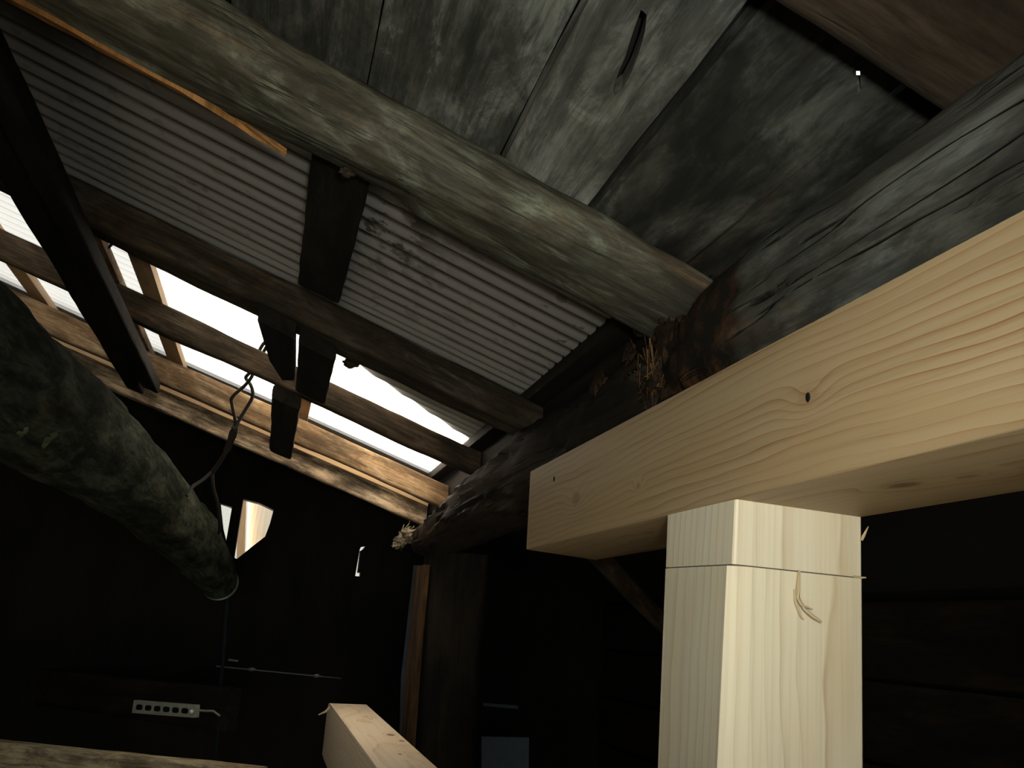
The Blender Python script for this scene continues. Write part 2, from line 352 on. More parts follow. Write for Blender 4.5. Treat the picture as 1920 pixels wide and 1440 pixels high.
# roofing over the boards, open where only the plastic sheets keep the rain off
edge = [(-.12, 2.03), (0, 1.965), (.24, 1.83), (.36, 1.74), (1.38, 1.62)]
pin = []
for (x0, y0, r0) in ((1609, 137, 3.6),):
    pin.append((x0, y0, r0))
def pinhole(h, k, th):
    out = []
    for (x0, y0, r0) in pin:
        out.append([abh((x0 + dx * r0 * k, y0 + dy * r0 * k), h + e_) for dx, dy, e_ in ((-1, -1, 0), (1, -1, 0), (1, 1, 0), (1, 1, th), (-1, 1, th), (-1, -1, th))])
    return out
bigpin = [[abh((x_, y_), h_) for x_, y_, h_ in ((1560, 118, .142), (1660, 118, .142), (1660, 162, .17), (1560, 162, .17))]]
roof = plate('ceiling', [(-1.25, -1.9), (2.72, -1.9), (2.72, 4.0), (-1.25, 4.0)],
             [edge + [(1.38, 2.52), (-.12, 2.52)]] + bigpin, lambda u, v, t: P(u, v, t), .142, .17, M['roofing'])
struct(roof)
# boards under the roofing, each a plank
def slot(pxs, h): return [abh(q, h) for q in pxs]
HB = .105
planks = [(-.34, -.205, 'plank_c', HB, None), (-.2, -.062, 'plank_c', HB + .002, None), (-.058, .062, 'plank_c', HB + .001, 'pins'),
          (.078, .176, 'plank_b', HB - .012, 'crack'), (.180, .325, 'plank_a', HB, None), (.328, .47, 'plank_a', HB + .002, None),
          (.474, .61, 'plank_a', HB - .001, None), (.613, .76, 'plank_c', HB, None), (.763, .90, 'plank_a', HB, None)]
for i, (a0, a1, mt, h, sp) in enumerate(planks):
    wob = random.Random(i)
    n = 14
    lo = [(a0 + wob.uniform(-.0016, .0016), -.55 + j * 1.42 / n) for j in range(n + 1)]
    hi = [(a1 + wob.uniform(-.0016, .0016), -.55 + j * 1.42 / n) for j in range(n, -1, -1)]
    holes = []
    if sp == 'crack': holes = [slot([(1202, 18), (1213, 28), (1209, 60), (1199, 96), (1184, 136), (1167, 167), (1153, 178), (1149, 166), (1158, 140), (1173, 104), (1187, 59)], h)]
    if sp == 'pins': holes = pinhole(h, 1.0, .016)
    plate('plank', lo + hi, holes, lambda u, v, t: P(u, v, t), h, h + .016, M[mt], roof)
# walls
def wallY(name, y, x0, x1, z0, z1, holes, mat, th=.06):
    return struct(plate(name, [(x0, z0), (x1, z0), (x1, z1), (x0, z1)], holes, lambda u, v, t: Vector((u, y + t, v)), 0, th, mat))
def wy(pxs, y): return [((p := atY(q, y)).x, p.z) for q in pxs]
YF = 3.62
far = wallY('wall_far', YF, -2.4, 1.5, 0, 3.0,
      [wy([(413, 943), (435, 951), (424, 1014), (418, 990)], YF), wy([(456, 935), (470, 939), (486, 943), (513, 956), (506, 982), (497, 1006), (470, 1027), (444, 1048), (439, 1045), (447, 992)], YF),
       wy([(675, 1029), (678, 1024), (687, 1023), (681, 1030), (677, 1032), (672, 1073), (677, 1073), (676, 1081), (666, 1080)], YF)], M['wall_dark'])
wallY('wall_back', -1.86, -2.4, 1.5, 0, 2.9, [[(-1.50, .02), (.20, .02), (.20, 2.0), (-1.50, 2.0)]], M['wall_dark'])   # unseen doorway added behind the camera to let in fill daylight
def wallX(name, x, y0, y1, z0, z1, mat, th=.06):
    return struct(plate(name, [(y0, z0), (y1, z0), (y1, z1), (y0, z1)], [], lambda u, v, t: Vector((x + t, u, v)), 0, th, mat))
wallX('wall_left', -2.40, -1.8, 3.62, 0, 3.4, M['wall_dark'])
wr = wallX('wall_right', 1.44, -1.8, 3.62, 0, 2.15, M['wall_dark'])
for i in range(10):                            # horizontal boards of the wall behind the new post
    z0 = .02 + i * .185
    dy = random.uniform(-.02, .02)
    mesh('plank', [(1.44 - .018 - (i % 2) * .006 + dx, y, z) for dx in (0, .02) for (y, z) in ((-.6, z0), (3.6, z0 + .004), (3.6, z0 + .178), (-.6, z0 + .174))],
         [(0, 1, 2, 3), (4, 5, 6, 7), (0, 1, 5, 4), (1, 2, 6, 5), (2, 3, 7, 6), (3, 0, 4, 7)], M['wall_brown'],
         [(y, z + i * 3, dx) for dx in (0, .02) for (y, z) in ((-.6, z0), (3.6, z0), (3.6, z0 + .178), (-.6, z0 + .174))], wr, smooth=False)
struct(mesh('ground', [(x, y, z) for z in (-.16, -.11) for (x, y) in ((-14, -10), (14, -10), (14, 22), (-14, 22))],
            [(0, 1, 2, 3), (4, 5, 6, 7), (0, 1, 5, 4), (1, 2, 6, 5), (2, 3, 7, 6), (3, 0, 4, 7)], M['ground_out']))

# unseen wall added above the roof, shading the upper part of the sheets
struct(mesh('wall_occluder', [(x, y, z) for z in (CAM.z + .98, CAM.z + 2.60) for (x, y) in ((-1.55, -1.8), (-1.40, -1.8), (-1.40, 3.7), (-1.55, 3.7))],
            [(0, 1, 2, 3), (4, 5, 6, 7), (0, 1, 5, 4), (1, 2, 6, 5), (2, 3, 7, 6), (3, 0, 4, 7)], M['wall_brown']))
# ------------------------------------------------------------------ the old beam (runs away from the camera) and what is left of its end
def old_beam():
    prm = [(-1.2, .455, .272, .090, .075), (-.4, .450, .273, .090, .075), (.1, .443, .273, .088, .074), (.45, .44, .275, .090, .075), (.70, .442, .276, .088, .077),
           (.80, .450, .272, .078, .074), (1.0, .455, .268, .080, .076), (1.3, .450, .268, .086, .080), (1.8, .447, .258, .085, .068), (2.2, .444, .236, .078, .052), (2.44, .44, .222, .066, .040), (2.52, .435, .215, .048, .028)]
    pts = spline(prm, 16)
    path = [CAM + Vector((q[1], q[0], q[2])) for q in pts]; size = [(q[3], q[4]) for q in pts]
    def fn(s, u, v, cu, cv):
        y = s - 1.2
        k = 1.0
        # long checks and ridges along the grain
        ang = math.atan2(cv, cu)
        k -= .035 * max(0, n3((s * .9, ang * 2.2, 0), 2.2, 5)) ** .7
        if cu < .5:
            ck = abs(n3((s * .7, ang * 1.7, 4), 1.9, 11)); k -= .07 * max(0, 1 - ck / .045) * (.5 + .5 * n3((s, ang, 1), 3, 2))
        if y > .72:                                           # rotted: eaten away on the near side
            e = min(1, (y - .72) / .05)
            k -= e * (.05 + .16 * max(0, n3((s * 1.6, cu * 1.5, cv * 1.5), 3.0, 9)) + .10 * n3((s * 7, cu * 3, cv * 3), 3.0, 19) + .07 * n3((s * 24, cu * 6, cv * 6), 3.0, 23))
        if .60 < y < .80 and cu < 0:                          # the broken mouth at the rafter joint
            e = 1 - abs(y - .70) / .10
            k -= e * .14 * max(0, n3((s * 9, cu * 2, cv * 2), 2.0, 31) + .3)
        return u * k, v * k
    return sweep('old_beam', path, Xv, Z, size, prof_round(56, 2.5), M['old_beam'], amp=.006, nf=16, stretch=.3, seed=21, fn=fn, sharp=60)
ob = old_beam()
beam = tag(ob, 'rotting grey log beam lying on top of the new pale beam', 'beam')
# rotted lumps in the mouth of the joint
def lump(name, c, r, mat, parent, seed, amp=.5, sc=(1, 1, 1), sub=4, nf=2.2):
    bm = bmesh.new(); bmesh.ops.create_icosphere(bm, subdivisions=sub, radius=1)
    vs = []
    for v in bm.verts:
        d = v.co.normalized(); k = 1 + amp * n3(d, nf, seed) + amp * .5 * n3(d, nf * 2.7, seed + 5) + amp * .3 * n3(d, nf * 7, seed + 9)
        vs.append(Vector(c) + Vector((d.x * sc[0], d.y * sc[1], d.z * sc[2])) * r * k)
    fs = [[v.index for v in f.verts] for f in bm.faces]; bm.free()
    return mesh(name, vs, fs, mat, None, parent, 80)
rr = random.Random(5)
for i in range(26):
    px = (rr.gauss(1245, 34), rr.gauss(655, 62)); r = rr.uniform(.007, .017)
    if px[1] > 735 - (px[0] - 1245) * .54: continue
    o = lump('rotted_wood', atX(px, rr.uniform(.380, .396)), r, M['rot'], ob, 40 + i, .8, (.5, rr.uniform(.9, 1.6), rr.uniform(.8, 1.8)), 3, 3.0)
    o['label'] = 'crumbling orange-brown rotted wood'
def fibres(name, n, src, dst, w0, w1, mat, parent, label):
    fv, ff = [], []
    for i in range(n):
        p0, q = src(), dst(); q = p0 + (q - p0) * rr.uniform(.5, 1); d = q - p0
        wv = Vector((rr.uniform(-1, 1), rr.uniform(-1, 1), rr.uniform(-1, 1))).normalized() * rr.uniform(w0, w1)
        wv2 = d.cross(wv).normalized() * wv.length if d.length > 1e-5 else Z * .001
        b = len(fv); fv += [p0 + wv, p0 + wv2, p0 - wv, q]; ff += [(b, b + 1, b + 3), (b + 1, b + 2, b + 3), (b + 2, b, b + 3), (b, b + 2, b + 1)]
    o = mesh(name, fv, ff, mat, None, parent, smooth=False); o['kind'] = 'stuff'; o['label'] = label
# stringy fibres at the broken edge and at the far end
fibres('torn_fibres', 70, lambda: atX((rr.gauss(1222, 20), rr.gauss(690, 35)), .379), lambda: atX((rr.gauss(1222, 22), rr.gauss(722, 25)), .372), .0004, .0011, M['frass'], ob, 'stringy brown rotted fibres')
for i, (px, r) in enumerate((((752, 1014), .016), ((765, 1003), .020), ((744, 1022), .011))):
    lump('frayed_lump', atY(px, 2.47), r, M['pith'], ob, 90 + i, .9, (1, 1.4, .8), 3, 2.6)
fibres('frayed_fibres', 46, lambda: atY((rr.gauss(776, 14), rr.gauss(996, 9)), 2.47), lambda: atY((rr.gauss(748, 8), rr.gauss(1014, 10)), 2.46), .001, .003, M['pith'], ob, 'pale frayed wood fibres at the beam end')

# ------------------------------------------------------------------ rafters
def rafter(name, b0, b1, h0, h1, a0, a1, mat, label, n=40, amp=.004, e=5.0, seed=0, rnd=28, fn=None, group=None, bend=0):
    path = []
    for i in range(n + 1):
        a = a0 + (a1 - a0) * i / n
        path.append(P(a, (b0 + b1) / 2 + bend * math.sin(i / n * 3.1) + .0, (h0 + h1) / 2))
    o = sweep(name, path, Yv, Z, ((b1 - b0) / 2, (h1 - h0) / 2), prof_round(rnd, e), mat, None, amp, 18, .25, seed, 50, fn, gshift=(seed * 2.1, seed, 0))
    return tag(o, label, 'rafter', group)
def r1fn(s, u, v, cu, cv):
    k = 1 + .05 * n3((s * 3.0, 0, 0), 1.0, 61) + .03 * n3((s * 10, cu, cv), 1.0, 63)
    d = 0
    if cv < -.2 and cu > .1: d = .012 * max(0, math.sin((s - .05) * 5.4)) ** 2 * (s > .35)      # the hollow where the edge split off
    return u * k, v * k + d
r1 = rafter('log_rafter', 0.787, .898, .018, .096, -.075, 1.25, M['log_r1'], 'thick grey-green log rafter joining the old beam beside the grey plastic sheets', 120, .005, 3.2, 3, 44, r1fn)
# split face with bare orange wood along the far lower edge
sv, sf, sg = [], [], []
N = 60
for i in range(N + 1):
    t = i / N; a = .40 + t * .55
    wdt = .034 * math.sin(min(1, t * 2.2) * math.pi / 2) * (1 - .45 * t) * (1 + .25 * n3((t * 6, 0, 0), 1, 8))
    for j in range(5):
        q = j / 4
        b = .889 + (q - 1) * wdt + .010 * (1 - abs(2 * q - 1)) * .2
        h = .0165 - .006 * (1 - q) * .6 + .006 * q ** 2 + .0015 * n3((t * 22, q * 2, 0), 1, 4)
        sv.append(P(a, b, h)); sg.append((a, b, h))
        sv.append(P(a, b, h + .012 * min(1, .1 + t * 5))); sg.append((a, b, h))
W = 10
for i in range(N):
    for j in range(4):
        k = i * W + j * 2
        sf += [(k, k + 2, k + 2 + W, k + W), (k + 1, k + 1 + W, k + 3 + W, k + 3)]
    k = i * W; sf += [(k, k + W, k + W + 1, k + 1), (k + 8, k + 9, k + 9 + W, k + 8 + W)]
o = mesh('split_face', sv, sf, M['split'], sg, r1, 60); o['label'] = 'bare orange wood where the log has split'
# knot stub on the log
o = lump('knot', P(.335, .868, .021), .008, M['dark_wood'], r1, 77, .6, (1, .8, .6), 3); 
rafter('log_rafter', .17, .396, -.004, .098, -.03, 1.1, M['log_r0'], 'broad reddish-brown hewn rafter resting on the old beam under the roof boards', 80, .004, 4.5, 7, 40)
rafter('board_rafter', 1.446, 1.525, .032, .095, -.086, 1.42, M['dark_wood'], 'wide dark board rafter at the edge of the grey sheets', 60, .005, 6, 11)
rafter('board_rafter', 1.93, 1.96, .032, .095, -.086, 1.42, M['mid_wood'], 'brown board rafter crossing in front of the bright sheets, just past the wide dark one', 60, .004, 6, 13)
rafter('thin_rafter', 2.30, 2.335, .000, .066, -.086, 1.42, M['brown_wood'], 'thin worn brown rafter beneath the brightest strip of sheet', 60, .003, 6, 17)
rafter('end_rafter', 2.62, 2.66, -.016, .049, -.086, 1.42, M['peel_wood'], 'wide sunlit brown rafter with peeling dark coat at the end of the roof', 60, .004, 6, 19)

# ------------------------------------------------------------------ purlins below the rafters
def purlin(name, a0, a1, h0, h1, b0, b1, mat, label, n=40, amp=.003, seed=0, e=6.0, cat='purlin', group=None, ash=0, dh=0):
    path = [P((a0 + a1) / 2 + ash * (i / n), b0 + (b1 - b0) * i / n, (h0 + h1) / 2 + dh * i / n) for i in range(n + 1)]
    o = sweep(name, path, Av, Z, ((a1 - a0) / 2, (h1 - h0) / 2), prof_round(24, e), mat, None, amp, 18, .25, seed, 50, gshift=(seed * 1.7, seed, 0))
    return tag(o, label, cat, group)
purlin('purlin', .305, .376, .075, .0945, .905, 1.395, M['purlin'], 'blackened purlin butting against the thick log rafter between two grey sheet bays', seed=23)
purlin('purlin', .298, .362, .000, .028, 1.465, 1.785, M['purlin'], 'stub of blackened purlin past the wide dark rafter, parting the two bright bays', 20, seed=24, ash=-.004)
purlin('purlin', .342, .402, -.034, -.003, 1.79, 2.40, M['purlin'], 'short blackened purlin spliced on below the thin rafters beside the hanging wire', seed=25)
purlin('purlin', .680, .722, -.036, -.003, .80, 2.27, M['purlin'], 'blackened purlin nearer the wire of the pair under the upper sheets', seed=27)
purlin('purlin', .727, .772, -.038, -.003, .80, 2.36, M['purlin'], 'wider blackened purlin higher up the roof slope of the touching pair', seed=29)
# battens between rafters and sheets
def batten(a0, a1, b0, b1, label, mat='batten_new', h0=.0958, h1=.118):
    path = [P((a0 + a1) / 2, b0 + (b1 - b0) * i / 12, (h0 + h1) / 2) for i in range(13)]
    o = sweep('batten', path, Av, Z, ((a1 - a0) / 2, (h1 - h0) / 2), prof_box(.06, .09), M[mat], None, 0, sharp=40)
    return tag(o, label, 'batten')
batten(.655, .697, 1.62, 2.58, 'pale new batten crossing the bright sheets midway between the purlins')
batten(.312, .352, 1.9, 2.58, 'pale new batten showing beside the short spliced purlin')
batten(1.00, 1.045, 1.62, 2.58, 'pale new batten highest up the roof slope')
batten(.745, .79, 1.62, 2.58, 'brown batten lying just above the pair of blackened purlins', 'brown_wood')
batten(-.084, -.058, .9, 2.58, 'brown batten under the lower ends of the sheets', 'eave')
# wedge-shaped block hung between rafters next to the purlin
pts = [(484, 592), (553, 627), (553, 706), (530, 706), (506, 668)]
q = [abh(p, .010) for p in pts]
o = plate('wood_block', q, [], lambda u, v, t: P(u, v, t), .002, .031, M['purlin']); tag(o, 'wedge-shaped dark wooden block beside the purlin where the wire hangs', 'block')

# ------------------------------------------------------------------ corrugated plastic sheets
PITCH = .0385
def sheet(b0, b1, a0, a1, lift, mat, label, seed):
    nb = int((b1 - b0) / PITCH * 10); na = 26
    vs, gs, fs = [], [], []
    for j in range(na + 1):
        a = a0 + (a1 - a0) * j / na
        for i in range(nb + 1):
            b = b0 + (b1 - b0) * i / nb
            ph = math.cos(2 * math.pi * b / PITCH)
            sag = .003 * n3((a * 2, b * 2, 0), 1, seed)
            vs.append(P(a + (.0015 * n3((b * 30, 0, 0), 1, seed) if j == 0 else 0), b, .1225 + lift + .0052 * ph + sag)); gs.append((a, b, ph))
    for j in range(na):
        for i in range(nb):
            k = j * (nb + 1) + i; fs.append((k, k + 1, k + nb + 2, k + nb + 1))
    o = mesh('corrugated_sheet', vs, fs, mat, gs, None, 180)
    return tag(o, label, 'plastic sheet', 'corrugated plastic roof sheets')
sheet(.848, 1.455, -.062, 1.45, .000, M['pvc'][0], 'dirt-speckled grey corrugated plastic sheet between the thick log and the wide dark rafter', 1)
sheet(1.425, 2.16, -.070, 1.45, .003, M['pvc'][2], 'half shaded corrugated plastic sheet directly past the wide dark rafter', 2)
sheet(2.12, 2.78, -.075, 1.45, .006, M['pvc'][3], 'glowing corrugated plastic sheet above the thin worn rafter', 3)
sheet(2.75, 3.20, -.070, 1.45, .009, M['pvc'][2], 'last corrugated plastic sheet above the end rafter', 4)
# pale lath catching the light along the near edge of the end rafter
path = [P(-.08 + i * 1.48 / 30, 2.590, .048) for i in range(31)]
tag(sweep('lath', path, Yv, Z, (.008, .010), prof_box(.2, .2), M['batten_new'], None, .0015, 14, .3, 33), 'slim pale lath lying along the end rafter', 'lath')
# eave board under the sheet ends
path = [P(-.100, .82 + i * 1.8 / 40, .065) for i in range(41)]
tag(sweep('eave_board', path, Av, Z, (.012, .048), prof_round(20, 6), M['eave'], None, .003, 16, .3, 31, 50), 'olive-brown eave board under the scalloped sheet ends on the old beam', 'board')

# ------------------------------------------------------------------ new beam on the new post
BX0, BX1, BZ0, BZ1 = .308, .428, .0965, .1962
def newbeam():
    y0, y1 = -.25, 1.06
    path = [CAM + Vector(((BX0 + BX1) / 2, y0 + (y1 - y0) * i / 24, (BZ0 + BZ1) / 2)) for i in range(25)]
    e0 = atZ((985, 1030), BZ0); e1 = atZ((1120, 1050), BZ0)
    dy = (e1.y - e0.y) / .12
    path[-1].y = (e0.y + e1.y) / 2
    side = [Xv] * 24 + [Vector((1, dy, 0))]
    return sweep('new_beam', path, side, Z, ((BX1 - BX0) / 2, (BZ1 - BZ0) / 2), prof_box(.022, .026, 4), M['beam_new'], sharp=30)
nb = newbeam(); tag(nb, 'pale new square-sawn beam carrying the rotting log', 'beam')
for (px, r) in (((1515, 745), .0026), ((1039, 898), .0028)):
    c = atX(px, BX0)
    o = lump('knot_hole', c, r, M['socket'], nb, 3, .15, (.35, .9, 1.2), 2)
# post: unproject its three visible corners at the beam underside
c_near, c_left, c_right = atZ((1380, 936), BZ0), atZ((1250, 966), BZ0), atZ((1617, 970), BZ0)
c_far = c_left + c_right - c_near
def down(c, px):                               # the same corner where it leaves the frame
    return atY(px, (c - CAM).y)
n_b, l_b, r_b = down(c_near, (1359, 1440)), down(c_left, (1232, 1440)), down(c_right, (1620, 1440))
def prism(name, top, bot, mat, parent, wane=0.0, kerf=0.0, grow=0.0, seed=0):
    """four-cornered post piece; wane rounds the near corner"""
    T = [Vector(v) for v in top]; B = [Vector(v) for v in bot]; n = 24; vs, gs, fs = [], [], []
    for i in range(n + 1):
        t = i / n; q = [T[k].lerp(B[k], t) for k in range(4)]           # near, left, far, right
        c = sum(q, Vector()) / 4; q = [c + (p - c) * (1 + grow) for p in q]
        ring = []
        for k in range(4):
            p, pr, nx = q[k], q[k - 1], q[(k + 1) % 4]
            if k == 0 and wane:
                w0 = wane * min(1, .75 + t * 2.0) * (1 + .15 * n3((t * 5, 0, 0), 1, seed))
                a_ = p.lerp(pr, 2.2 * w0 / (pr - p).length); b_ = p.lerp(nx, 1.05 * w0 / (nx - p).length)
                m_ = (a_ + b_) / 2 + (p - (a_ + b_) / 2) * .35
                ring += [a_, (a_ + m_) / 2, m_, (m_ + b_) / 2, b_]
            else:
                e_ = .0022
                ring += [p.lerp(pr, e_ / (pr - p).length), p.lerp(c, e_ * .5 / (c - p).length), p.lerp(nx, e_ / (nx - p).length)]
        L = (T[0] - B[0]).length
        ex = (q[3] - q[0]).normalized(); ey = (q[1] - q[0]).normalized()
        for p in ring:
            vs.append(p); gs.append((t * L, (p - c).dot(ex), (p - c).dot(ey)))
        nr = len(ring)
    for i in range(n):
        for j in range(nr): a_ = i * nr + j; b_ = i * nr + (j + 1) % nr; fs.append((a_, b_, b_ + nr, a_ + nr))
    fs.append(tuple(range(nr))); fs.append(tuple(range(n * nr, n * nr + nr)))
    return mesh(name, vs, fs, mat, gs, parent, 22)
z_b = sum((v.z for v in (n_b, l_b, r_b)), 0) / 3
def ext(c, b, z): k = (c.z - z) / (c.z - b.z); return c.lerp(b, k)
post = empty('new_post', Vector((.36, .6, 0)), 'pale new square post standing under the new beam', 'post')
zcut = atY((1372, 1057), (c_near - CAM).y).z; zcut_r = atY((1617, 1083), (c_right - CAM).y).z; zcut_l = atY((1248, 1064), (c_left - CAM).y).z
tops = [c_near, c_left, c_far, c_right]
bots = [n_b, l_b, l_b + r_b - n_b, r_b]
cz = [zcut, zcut_l, zcut_l + zcut_r - zcut, zcut_r]
cut = [ext(t_, b_, z_) for t_, b_, z_ in zip(tops, bots, cz)]
cut2 = [v - Z * .0009 for v in cut]
flr = [ext(t_, b_, 0.0) for t_, b_ in zip(tops, bots)]
prism('post_head', tops, cut, M['head_new'], post, seed=1)
prism('kerf_core', [v - Z * 0 for v in cut], cut2, M['kerf'], post, grow=-.02)
sh = prism('post_shaft', cut2, flr, M['post_new'], post, wane=.0105, seed=2, grow=.004)
# torn fibres left by the saw
fy = (c_near - CAM).y
def onface(px, off=.002):                      # point just in front of the post's right-hand face
    n_ = (c_right - c_near).cross(n_b - c_near).normalized(); r = ray(px); p0 = c_near - CAM
    if n_.dot(r) > 0: n_ = -n_
    k = n_.dot(p0 + n_ * off) / n_.dot(r); return CAM + r * k
o = tube('splinter', [onface((1499, 1070)), onface((1497, 1100), .003), onface((1496, 1122), .004), onface((1502, 1134), .006), onface((1524, 1142), .009)], [.0009, .0016, .0013, .0008, .0003], M['fibre'], post, 6)
tube('splinter', [onface((1496, 1118), .003), onface((1508, 1142), .006), onface((1525, 1156), .009), onface((1541, 1166), .011)], [.0010, .0011, .0012, .0006], M['fibre'], post, 6)
tube('splinter', [onface((1489, 1105), .0012), onface((1492, 1130), .002), onface((1503, 1158), .003), onface((1508, 1162), .004)], [.0005, .0011, .0007, .0003], M['fibre'], post, 6)
tube('splinter', [onface((1615, 1013), .001), onface((1619, 1005), .002), onface((1628, 987), .004)], [.0011, .0012, .0003], M['fibre'], post, 6)
tube('splinter', [onface((1600, 1081), .001), onface((1616, 1083), .001), onface((1624, 1083), .002)], [.0008, .0008, .0004], M['fibre'], post, 6)

# ------------------------------------------------------------------ lower new rail
def lower_rail():
    a_, b_ = (621, 1322), (684, 1318)
    ra, rb = ray(a_), ray(b_)
    z = .105 / (rb.x / rb.z - ra.x / ra.z)
    pa, pb = atZ(a_, z), atZ(b_, z)
    y1 = (pa.y + pb.y) / 2; x0, x1 = pa.x, pb.x; zt = pa.z; hh = .075; ys = atZ((700, 1440), z).y - .35
    path = [Vector(((x0 + x1) / 2, ys + (y1 - ys) * i / 30, zt - hh)) for i in range(31)]
    path += [path[-1] + Vector((0, .05, -.002)), path[-1] + Vector((0, .11, -.012))]
    hw = (x1 - x0) / 2
    size = [(hw, hh)] * 31 + [(hw * .985, hh * .97), (hw * .95, hh * .86)]
    o = sweep('lower_rail', path, Xv, Z, size, prof_box(.03, .022, 4), M['rail_new'], sharp=30)
    tag(o, 'pale new timber rail with slanted end low beside the old post', 'rail')
    p = path[-2]; tube('splinter', [Vector((x0 + .004, y1 - .01, zt - .006)), Vector((x0 - .012, y1 - .015, zt - .022)), Vector((x0 - .030, y1 - .02, zt - .030))], [.003, .0035, .0015], M['fibre'], o, 6)
    return x0, x1, y1, zt, hh, ys
x0, x1, y1, zt, hh, ys = lower_rail()
cx = (x0 + x1) / 2
for yy, lb in ((y1 - .30, 'pale short post under the far end of the low rail'), (ys + .08, 'pale short post under the near end of the low rail')):
    tag(sweep('stub_post', lin((cx, yy, 0), (cx, yy, zt - 2 * hh), 8), Xv, Yv, (.05, .05), prof_box(.04, .04), M['rail_new'], sharp=30), lb, 'post')

# ------------------------------------------------------------------ old post under the end of the old beam
yp = 2.33
pl, pr = atY((783, 1330), yp), atY((903, 1330), yp)
xm, hw = (pl.x + pr.x) / 2, (pr.x - pl.x) / 2
path = [Vector((xm + (.006 * n3((z, 0, 0), 2, 3)), yp + .07, z)) for z in [CAM.z + .19 - i * (CAM.z + .19) / 50 for i in range(51)]]
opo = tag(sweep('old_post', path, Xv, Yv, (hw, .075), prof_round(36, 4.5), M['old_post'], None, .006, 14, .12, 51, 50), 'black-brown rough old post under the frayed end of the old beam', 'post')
o = sweep('lit_side_strip', [p + Vector((-hw - .006, .0, 0)) for p in path[1:]], Xv, Yv, (.009, .078), prof_round(20, 6), M['side'], opo, .003, 14, .15, 57, 50)  # added strip whose colour stands for daylight on the post's left face
o['label'] = 'orange-brown strip standing for daylight on the side of the old post'
# pale sheet standing behind it
def panel(name, pxs, y, mat, label, cat, th=.012):
    pp = [((p := atY(q, y)).x, p.z) for q in pxs]
    lo = min(v for _, v in pp)
    return tag(plate(name, pp, [], lambda u, v, t: Vector((u, y + t, v)), 0, th, mat), label, cat)
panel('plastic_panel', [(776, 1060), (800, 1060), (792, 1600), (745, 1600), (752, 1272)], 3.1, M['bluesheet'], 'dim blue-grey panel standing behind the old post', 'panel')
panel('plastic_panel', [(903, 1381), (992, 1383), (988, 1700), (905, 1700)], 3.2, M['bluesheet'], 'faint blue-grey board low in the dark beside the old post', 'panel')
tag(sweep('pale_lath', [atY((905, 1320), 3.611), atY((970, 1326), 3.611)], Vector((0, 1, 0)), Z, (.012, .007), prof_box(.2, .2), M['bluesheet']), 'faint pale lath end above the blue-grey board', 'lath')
# diagonal brace in the dark
tag(sweep('brace', lin(atX((1012, 928), .50), atX((1322, 1252), 1.415), 16), Vector((.7, .2, .68)).normalized(), Yv, (.022, .03), prof_round(20, 4), M['mid_wood'], None, .003, 16, .2, 61), 'slanting brown brace in the dark behind the new post', 'brace')

# ------------------------------------------------------------------ bent log hung on the left
ctl = [(-420, 440, .78, .085), (-170, 590, .98, .088), (0, 712, 1.22, .092), (150, 825, 1.62, .098), (275, 925, 2.08, .090), (362, 1015, 2.55, .082), (402, 1072, 2.85, .066), (414, 1095, 2.93, .058)]
cp = [tuple(atD((c[0], c[1]), c[2])) + (c[3],) for c in ctl]
p0 = Vector(cp[0][:3]); pm = p0 + (p0 - Vector(cp[1][:3])) * 3.0
cp = [tuple(pm) + (.085,)] + cp
sp = spline(cp, 14); path = [Vector(q[:3]) for q in sp]
side, up = [], []
for i in range(len(path)):
    t_ = (path[min(i + 1, len(path) - 1)] - path[max(i - 1, 0)]).normalized(); s_ = t_.cross(Z).normalized(); side.append(s_); up.append(s_.cross(t_))
blog = sweep('bent_log', path, side, up, [(q[3], q[3]) for q in sp], prof_round(40, 2), M['bent_log'], None, .010, 9, .5, 71, 60)
tag(blog, 'black bent tapering log hanging from the wire', 'log')
# bark flakes and end ring
def onlog(px, lift=.0):
    r = ray(px).normalized(); best = None
    for q in sp:
        c = Vector(q[:3]) - CAM; k = c.dot(r); d = (c - r * k).length
        if d < q[3] and k > 0:
            t_ = k - math.sqrt(q[3] ** 2 - d * d)
            if best is None or t_ < best: best = t_
    return CAM + r * ((best or 1.3) - lift)
for i, pl_ in enumerate([[(30, 812), (42, 802), (54, 800), (52, 812), (38, 820)], [(78, 836), (84, 822), (98, 812), (110, 806), (108, 818), (94, 830), (82, 842)], [(60, 850), (72, 846), (78, 853), (66, 856)]]):
    vs = [onlog(p, .012) for p in pl_] + [onlog(p, .004) for p in pl_]; n = len(pl_)
    fs = [tuple(range(n)), tuple(range(n, 2 * n))] + [(j, (j + 1) % n, n + (j + 1) % n, n + j) for j in range(n)]
    o = mesh('bark_flake', vs, fs, M['bark'], None, blog, smooth=False); o['label'] = 'pale peeling bark flake'
c = path[-1]; s_, u_ = side[-1], up[-1]
tube('end_ring', [c + s_ * .057 * math.cos(t_) + u_ * .057 * math.sin(t_) for t_ in [2 * math.pi * i / 40 for i in range(41)]], .0035, M['rim'], blog, 6)
# cord below its end
cb = atD((424, 1128), 2.92)
tag(tube('cord', [atD((427, 1112), 2.93), atD((424, 1150), 2.93), atD((419, 1230), 2.93), atD((412, 1300), 2.93), atD((404, 1420), 2.93)], .006, M['cord'], None, 6), 'thin blue-grey cord hanging from the ringed end of the bent log', 'cord')

